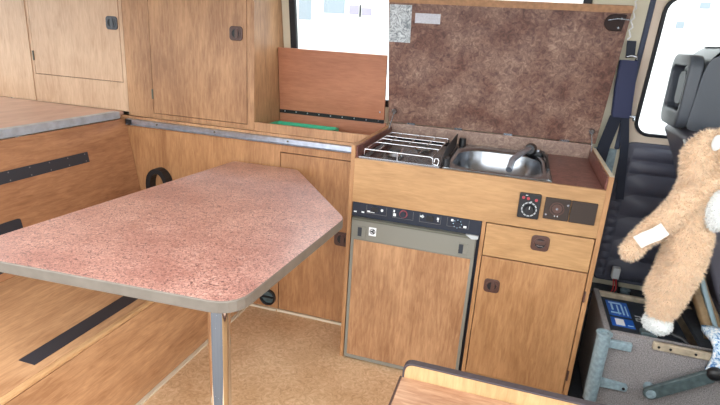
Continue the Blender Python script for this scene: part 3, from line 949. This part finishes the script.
# lever
lv = MB().prism([(1.277 - 0.026 * math.sin(0.66) * math.cos(t) * 0 + 0.026 * math.cos(t), 0.196 + 0.026 * math.sin(t)) for t in [math.radians(130 + 20 * k) for k in range(10)]]
                + [(1.470, 0.302), (1.452, 0.352)], 'xz', -0.055, -0.037).build('release_lever', 'lever', sx, bevel=0.004)
MB().cyl((1.277, -0.057, 0.196), (1.277, -0.0, 0.196), 0.018, 18).build('pivot', 'bracket', lv)
MB().ball((1.462, -0.052, 0.336), (0.030, 0.022, 0.026), 14, 9).build('grip', 'black', lv)
MB().cyl((1.315, 0.0, 0.172), (1.315, -0.008, 0.172), 0.017, 16).build('plug', 'bracket', sx)

# battery
bt = thing('car_battery', 'dark car battery with blue label inside the seat box', 'battery', (1.27, 0.22, 0.12))
MB().box(1.118, 1.40, 0.050, 0.375, 0.12, 0.355).build('case', 'battery', bt, bevel=0.006)
tp = MB().box(1.114, 1.404, 0.046, 0.380, 0.355, 0.370).build('top_cover', 'battery', bt, bevel=0.004)
lb = MB().box(1.130, 1.217, 0.205, 0.345, 0.370, 0.3715).build('blue_label', 'blue', bt)
for (x, y, w, h) in ((1.165, 0.325, 0.05, 0.014), (1.150, 0.285, 0.008, 0.06), (1.172, 0.265, 0.006, 0.09), (1.190, 0.27, 0.007, 0.10), (1.205, 0.262, 0.005, 0.09), (1.16, 0.232, 0.04, 0.012)):
    MB().box(x - w / 2, x + w / 2, y - h / 2, y + h / 2, 0.3715, 0.3722).build('label_print', 'ltblue', lb)
l2 = MB().box(1.130, 1.217, 0.112, 0.185, 0.370, 0.3715).build('blue_label', 'blue', bt)
MB().box(1.146, 1.180, 0.122, 0.176, 0.3715, 0.3722).build('white_square', 'white', l2)
MB().box(1.190, 1.212, 0.125, 0.132, 0.3715, 0.3722).build('label_print', 'ltblue', l2)
for (x, y, w, h) in ((1.245, 0.235, 0.022, 0.006), (1.254, 0.225, 0.006, 0.02), (1.245, 0.212, 0.022, 0.006), (1.235, 0.203, 0.006, 0.02), (1.245, 0.192, 0.022, 0.006), (1.272, 0.215, 0.006, 0.045), (1.282, 0.195, 0.022, 0.006)):
    MB().box(x - w / 2, x + w / 2, y - h / 2, y + h / 2, 0.370, 0.3712).build('embossed_mark', 'bin', bt)
tm = MB().box(1.225, 1.285, 0.062, 0.10, 0.370, 0.390).build('terminal_clamp', 'lever', bt, bevel=0.005)
MB().cyl((1.268, 0.075, 0.388), (1.268, 0.075, 0.402), 0.009, 12).build('bolt', 'alu', tm)
MB().tube([(1.285, 0.08, 0.385), (1.32, 0.085, 0.398), (1.37, 0.07, 0.39), (1.39, 0.06, 0.377)], 0.008, 8).build('cable', 'black', bt)

# floor mat area behind, wiring connector
MB_mat = MB().box(1.005, 1.95, 0.425, 0.600, 0.0, 0.34).build('step_well', 'dashed', bevel=0.004)
tag(MB_mat, 'dark matting covered step between seat box and front door', 'step')
wc = thing('wiring_connector', 'pale wiring plug with red wires lying on dark step', 'connector', (1.185, 0.50, 0.34))
MB().box(1.164, 1.197, 0.485, 0.515, 0.420, 0.475).build('plug_housing', 'bin', wc, bevel=0.003)
for dx in (0, 0.012):
    MB().tube([(1.174 + dx, 0.488, 0.422), (1.180 + dx, 0.478, 0.375), (1.170 + dx, 0.47, 0.352), (1.10 + dx, 0.48, 0.346)], 0.003, 6).build('wire', 'wire', wc)
MB().tube([(1.187, 0.50, 0.422), (1.20, 0.50, 0.37), (1.215, 0.50, 0.343)], 0.007, 6).build('harness', 'black', wc)
MB().ring(circ(1.238, 0.50, 0.022, 16), circ(1.238, 0.50, 0.012, 16), 'xy', 0.341, 0.372).build('blue_ring_terminal', 'tube2', wc)
MB().tube([(1.06, 0.47, 0.344), (1.09, 0.45, 0.352), (1.13, 0.46, 0.346)], 0.005, 6).build('wire', 'black', wc)
fm = MB().box(1.325, 1.39, 0.435, 0.46, 0.34, 0.362).build('metal_clip', 'steelstrip', bevel=0.004)
tag(fm, 'small worn metal clip on the dark step behind the plush toy', 'clip')

# ------------------------------------------------------------------ front door lining
dp = thing('door_lining', 'black quilted front door lining under the door window', 'door lining', (1.5, 0.63, 0.34))
out = round_poly([(1.115, 0.345), (2.0, 0.345), (2.0, 1.045), (1.115, 1.045)], [0.02, 0, 0, 0.06], 6)
MB().prism(out, 'xz', 0.635, 0.66).build('backing', 'quilt', dp, bevel=0.008)


def pillow(mb, x0, x1, z0, z1, y, depth, n=6):
    vs, fs = [], []
    for i in range(n + 1):
        for j in range(n + 1):
            u, v = i / n, j / n
            d = depth * (math.sin(math.pi * u) ** 0.45) * (math.sin(math.pi * v) ** 0.6)
            d *= 1 + 0.25 * math.sin(5 * u + 3 * v + x0 * 31 + z0 * 17)
            vs.append((x0 + (x1 - x0) * u, y - d, z0 + (z1 - z0) * v))
    for i in range(n):
        for j in range(n):
            a = i * (n + 1) + j
            fs.append((a, a + 1, a + n + 2, a + n + 1))
    mb.add(vs, fs, True)


zr = [0.36, 0.47, 0.58, 0.69, 0.80, 0.90, 0.965, 1.03]
for k in range(len(zr) - 1):
    for (a, b) in ((1.165, 1.42), (1.42, 1.70), (1.70, 1.98)):
        mb = MB()
        pillow(mb, a + 0.002, b - 0.002, zr[k] + 0.002, zr[k + 1] - 0.002, 0.6352, 0.022)
        mb.build('quilted_pad', 'quilt', dp)
for k in range(15):
    mb = MB()
    z0 = 0.37 + k * 0.043
    if z0 + 0.043 < 1.0:
        pillow(mb, 1.12, 1.162, z0, z0 + 0.041, 0.6352, 0.014, 4)
        mb.build('ribbed_edge', 'quilt', dp)

# ------------------------------------------------------------------ seat belt
sbelt = thing('seat_belt', 'navy seat belt with wide shoulder pad hanging on cream pillar', 'seat belt', (1.07, 0.5, 0.86))


def pil(x, z, d=0.03):
    return (x, wy(z) - d, z)


MB().strap([pil(1.050, 1.485), pil(1.058, 1.42)], (1, 0, 0), 0.036, 0.004).build('upper_webbing', 'belt', sbelt)
m = MB()
m.loft([[(xc - w, wy(z) - 0.022, z), (xc + w, wy(z) - 0.022, z), (xc + w * 0.9, wy(z) - 0.05, z), (xc - w * 0.9, wy(z) - 0.05, z)] for (z, xc, w) in ((1.405, 1.058, 0.036), (1.40, 1.058, 0.040), (1.28, 1.066, 0.043), (1.165, 1.078, 0.043), (1.155, 1.078, 0.038))], smooth=False)
m.build('shoulder_pad', 'beltpad', sbelt, bevel=0.006)
for (x, z) in ((1.062, 1.418), (1.112, 1.158)):
    MB().tube([pil(x - 0.02, z), pil(x, z + 0.006, 0.045), pil(x + 0.022, z + 0.004), pil(x + 0.02, z - 0.012, 0.045)], 0.006, 8).build('buckle_ring', 'steel', sbelt)
MB().strap([pil(1.060, 1.16), pil(1.035, 1.02, 0.05), pil(1.020, 0.80, 0.05)], (1, 0.2, 0), 0.055, 0.004).build('lap_webbing', 'belt', sbelt)
MB().strap([pil(1.096, 1.16), pil(1.115, 1.05, 0.06), pil(1.145, 0.78, 0.075)], (1, 0.2, 0), 0.036, 0.004).build('shoulder_webbing', 'belt', sbelt)
m = MB().box(1.0, 1.10, 0.655, 0.664, 0.4, 1.0)
struct(m.build('trim_pillar', 'bracket'))
ch = MB()
pts = [(1.03 + 0.006 * math.sin(k * 2.1), 0.515 + 0.004 * math.cos(k * 1.7), 1.70 - k * 0.0125) for k in range(18)]
ch.tube(pts, 0.0035, 6)
tag(ch.build('cord', 'fluff'), 'thin pale cord hanging down the pillar beside the raised lid', 'cord')

# ------------------------------------------------------------------ front seat
fs = thing('front_seat', 'black vinyl front seat with recessed headrest behind the plush toy', 'seat', (1.55, 0.42, 0.392))
SHX = 0.065
prof = [(1.185, 1.155), (1.245, 1.035), (1.385, 0.655), (1.470, 0.47), (1.62, 0.50), (1.50, 0.80), (1.40, 1.08), (1.35, 1.20), (1.27, 1.205)]
prof = [(a + SHX, b - 0.015) for a, b in prof]
prof = round_poly(prof, [0.02, 0, 0, 0.04, 0.04, 0, 0.0, 0.04, 0.03])
MB().prism(prof, 'xz', 0.225, 0.585).build('backrest', 'seatv', fs, bevel=0.03, seg=4)
MB().tube([(1.183 + SHX, 0.228, 1.135), (1.245 + SHX, 0.223, 1.02), (1.265 + SHX, 0.223, 0.965)], 0.005, 8).build('piping', 'bin', fs)
MB().prism(round_poly([(1.50, 0.43), (2.0, 0.43), (2.02, 0.56), (1.95, 0.60), (1.55, 0.56)], [0.03] * 5), 'xz', 0.18, 0.6).build('cushion', 'seatv', fs, bevel=0.03, seg=4)
hr = [(1.225, 1.165), (1.400, 1.165), (1.395, 1.38), (1.345, 1.478), (1.278, 1.478), (1.240, 1.40)]
hr = round_poly([(a + 0.03, b) for a, b in hr], [0.03, 0.05, 0.08, 0.05, 0.05, 0.04])
hd = MB().prism(hr, 'xz', 0.27, 0.56).build('headrest', 'headv', fs, bevel=0.04, seg=5, smooth=True)
fo = rrect(0.415, 1.305, 0.28, 0.28, 0.05, 6)
fi = rrect(0.415, 1.315, 0.22, 0.17, 0.03, 6)
MB().ring(fo, fi, 'yz', 1.222, 1.268).build('headrest_frame', 'headv', hd, bevel=0.008, seg=3, smooth=True)
MB().prism(rrect(0.415, 1.315, 0.10, 0.13, 0.03), 'yz', 1.238, 1.262).build('headrest_insert', 'headv', hd, bevel=0.006)
for y in (0.36, 0.47):
    MB().cyl((1.33, y, 1.15), (1.33, y, 1.24), 0.007, 10).build('headrest_post', 'chrome', hd)
MB().box(1.48, 1.95, 0.2, 0.58, 0.392, 0.425).build('seat_rail', 'black', fs)
MB().tube([(1.345, 0.195, 0.70), (1.40, 0.165, 0.56), (1.465, 0.12, 0.425), (1.475, 0.11, 0.395)], 0.020, 14).build('side_tube', 'tube', fs)
MB().tube([(1.375, 0.205, 0.71), (1.435, 0.18, 0.56), (1.49, 0.13, 0.43), (1.50, 0.12, 0.395)], 0.013, 12).build('side_tube', 'tube2', fs)
MB().tube([(1.395, 0.21, 0.66), (1.455, 0.185, 0.53), (1.51, 0.14, 0.43), (1.52, 0.13, 0.395)], 0.014, 12).build('side_tube', 'tube', fs)

# knitted cloth at the right edge
kn = MB()
n = 10
vs, fs_ = [], []
for i in range(n + 1):
    for j in range(n + 1):
        u, v = i / n, j / n
        x = 1.435 + 0.16 * u
        if v < 0.5:
            y, z = 0.10 - 0.22 * v, 0.420 + 0.008 * math.sin(4 * u + 1)
        else:
            y, z = -0.016 - 0.004 * math.sin(7 * u), 0.415 - (v - 0.5) * (0.16 + 0.14 * u)
        z += 0.004 * math.sin(5 * u + 4 * v)
        vs.append((x + 0.02 * v * math.sin(3 * v), y, z))
for i in range(n):
    for j in range(n):
        a = i * (n + 1) + j
        fs_.append((a, a + 1, a + n + 2, a + n + 1))
kn.add(vs, fs_, True)
k = kn.build('knitted_cloth', 'knit')
s = k.modifiers.new('thick', 'SOLIDIFY')
s.thickness = 0.022
s.offset = 1
tag(k, 'blue and white knitted cloth draped over right end of seat box', 'cloth')
MB().tube([(1.438, -0.03, 0.30), (1.43, -0.03, 0.275), (1.42, -0.03, 0.262), (1.405, -0.03, 0.25)], 0.0025, 6).build('loose_thread', 'fluff', k)

# ------------------------------------------------------------------ plush toy
pt = thing('plush_toy', 'tan furry plush toy with white belly propped against front seat', 'plush toy', (1.28, 0.1, 0.372))


def capsule(mb, pts, n=16):
    """chain of balls with interpolation: pts = [(x,y,z,r)]"""
    for a, b in zip(pts[:-1], pts[1:]):
        L = math.dist(a[:3], b[:3])
        k = max(2, int(L / 0.02))
        for i in range(k + 1):
            t = i / k
            mb.ball([a[q] * (1 - t) + b[q] * t for q in range(3)], a[3] * (1 - t) + b[3] * t, 12, 8)


pb = MB()
capsule(pb, [(1.305, 0.10, 1.05, 0.058), (1.297, 0.10, 0.98, 0.068), (1.285, 0.10, 0.87, 0.075), (1.298, 0.10, 0.78, 0.072)])
capsule(pb, [(1.322, 0.085, 0.80, 0.062), (1.318, 0.08, 0.68, 0.062), (1.300, 0.105, 0.55, 0.060), (1.290, 0.115, 0.480, 0.054)])
capsule(pb, [(1.298, 0.13, 0.77, 0.048), (1.275, 0.13, 0.64, 0.044), (1.258, 0.13, 0.55, 0.042)])
capsule(pb, [(1.262, 0.06, 0.94, 0.050), (1.205, 0.05, 0.855, 0.044), (1.145, 0.05, 0.78, 0.038), (1.117, 0.05, 0.722, 0.036)])
capsule(pb, [(1.262, 0.06, 1.05, 0.046), (1.254, 0.05, 1.11, 0.050), (1.275, 0.05, 1.155, 0.044)])
pb.ball((1.350, 0.10, 1.125, ), (0.078, 0.08, 0.078), 20, 14)
pb.ball((1.425, 0.09, 1.105), (0.045, 0.05, 0.042), 16, 10)
tmp = pb.build('tmp_plush', 'plush')
rm = tmp.modifiers.new('r', 'REMESH')
rm.mode = 'VOXEL'
rm.voxel_size = 0.009
rm.use_smooth_shade = True
smo = tmp.modifiers.new('s', 'SMOOTH')
smo.iterations = 6
smo.factor = 0.5
dg = bpy.context.evaluated_depsgraph_get()
me = bpy.data.meshes.new_from_object(tmp.evaluated_get(dg))
off = tmp.location - ROOT[pt.name]
me.transform(Matrix.Translation(off))
bpy.data.objects.remove(tmp)
for p in me.polygons:
    p.use_smooth = True
body = bpy.data.objects.new('body', me)
COL.objects.link(body)
body.parent = pt
ROOT[body.name] = ROOT[pt.name]
me.materials.clear()
me.materials.append(MAT['plush'])


def fur(mesh_obj, mat, count, length, seed, width=0.0016):
    rng = np.random.default_rng(seed)
    mm = mesh_obj.data
    mm.calc_loop_triangles()
    co = np.array([v.co[:] for v in mm.vertices])
    tri = np.array([t.vertices[:] for t in mm.loop_triangles])
    a, b, c = co[tri[:, 0]], co[tri[:, 1]], co[tri[:, 2]]
    nr = np.cross(b - a, c - a)
    ar = np.linalg.norm(nr, axis=1)
    nr = nr / np.maximum(ar[:, None], 1e-12)
    pick = rng.choice(len(tri), count, p=ar / ar.sum())
    u, v = rng.random(count), rng.random(count)
    sw = u + v > 1
    u[sw], v[sw] = 1 - u[sw], 1 - v[sw]
    p = a[pick] + (b - a)[pick] * u[:, None] + (c - a)[pick] * v[:, None]
    n_ = nr[pick]
    d = n_ + rng.normal(0, 0.45, (count, 3)) + np.array([-0.1, 0, -0.45])
    d /= np.linalg.norm(d, axis=1)[:, None]
    L = length * (0.6 + 0.8 * rng.random(count))
    s = np.cross(d, rng.normal(0, 1, (count, 3)))
    s /= np.linalg.norm(s, axis=1)[:, None]
    q0, q1 = p + s * width, p - s * width
    q2 = p + d * L[:, None]
    V = np.stack([q0, q1, q2], 1).reshape(-1, 3)
    Fc = np.arange(count * 3).reshape(-1, 3)
    me2 = bpy.data.meshes.new('fur')
    me2.from_pydata(V.tolist(), [], Fc.tolist())
    me2.materials.append(MAT[mat])
    o = bpy.data.objects.new('fur', me2)
    COL.objects.link(o)
    o.parent = mesh_obj
    o['kind'] = 'stuff'
    ROOT[o.name] = ROOT[mesh_obj.name]
    return o


fur(body, 'fur', 26000, 0.014, 3)
be = MB().ball((1.362, 0.045, 0.925), (0.045, 0.055, 0.075), 18, 12).build('belly_patch', 'plushw', pt)
fur(be, 'plushw', 2500, 0.009, 5)
ft = MB().ball((1.285, 0.110, 0.418), (0.052, 0.06, 0.040), 18, 12).build('foot', 'plushw', pt)
fur(ft, 'plushw', 2500, 0.008, 6)
MB().ball((1.285, -0.002, 1.165), (0.016, 0.012, 0.028), 12, 8).build('ear_lining', 'plushw', pt)
for dy in (0.055, 0.135):
    MB().ball((1.415, dy, 1.15), 0.011, 10, 8).build('eye', 'black', pt)
MB().ball((1.468, 0.09, 1.11), 0.013, 10, 8).build('nose', 'black', pt)
tg = MB()
tg.strap([(1.120, -0.002, 0.775), (1.143, -0.012, 0.800), (1.170, -0.018, 0.822), (1.195, -0.012, 0.845)], (0.58, 0.0, -0.62), 0.052, 0.002)
tg.build('sewn_tag', 'tag', pt)
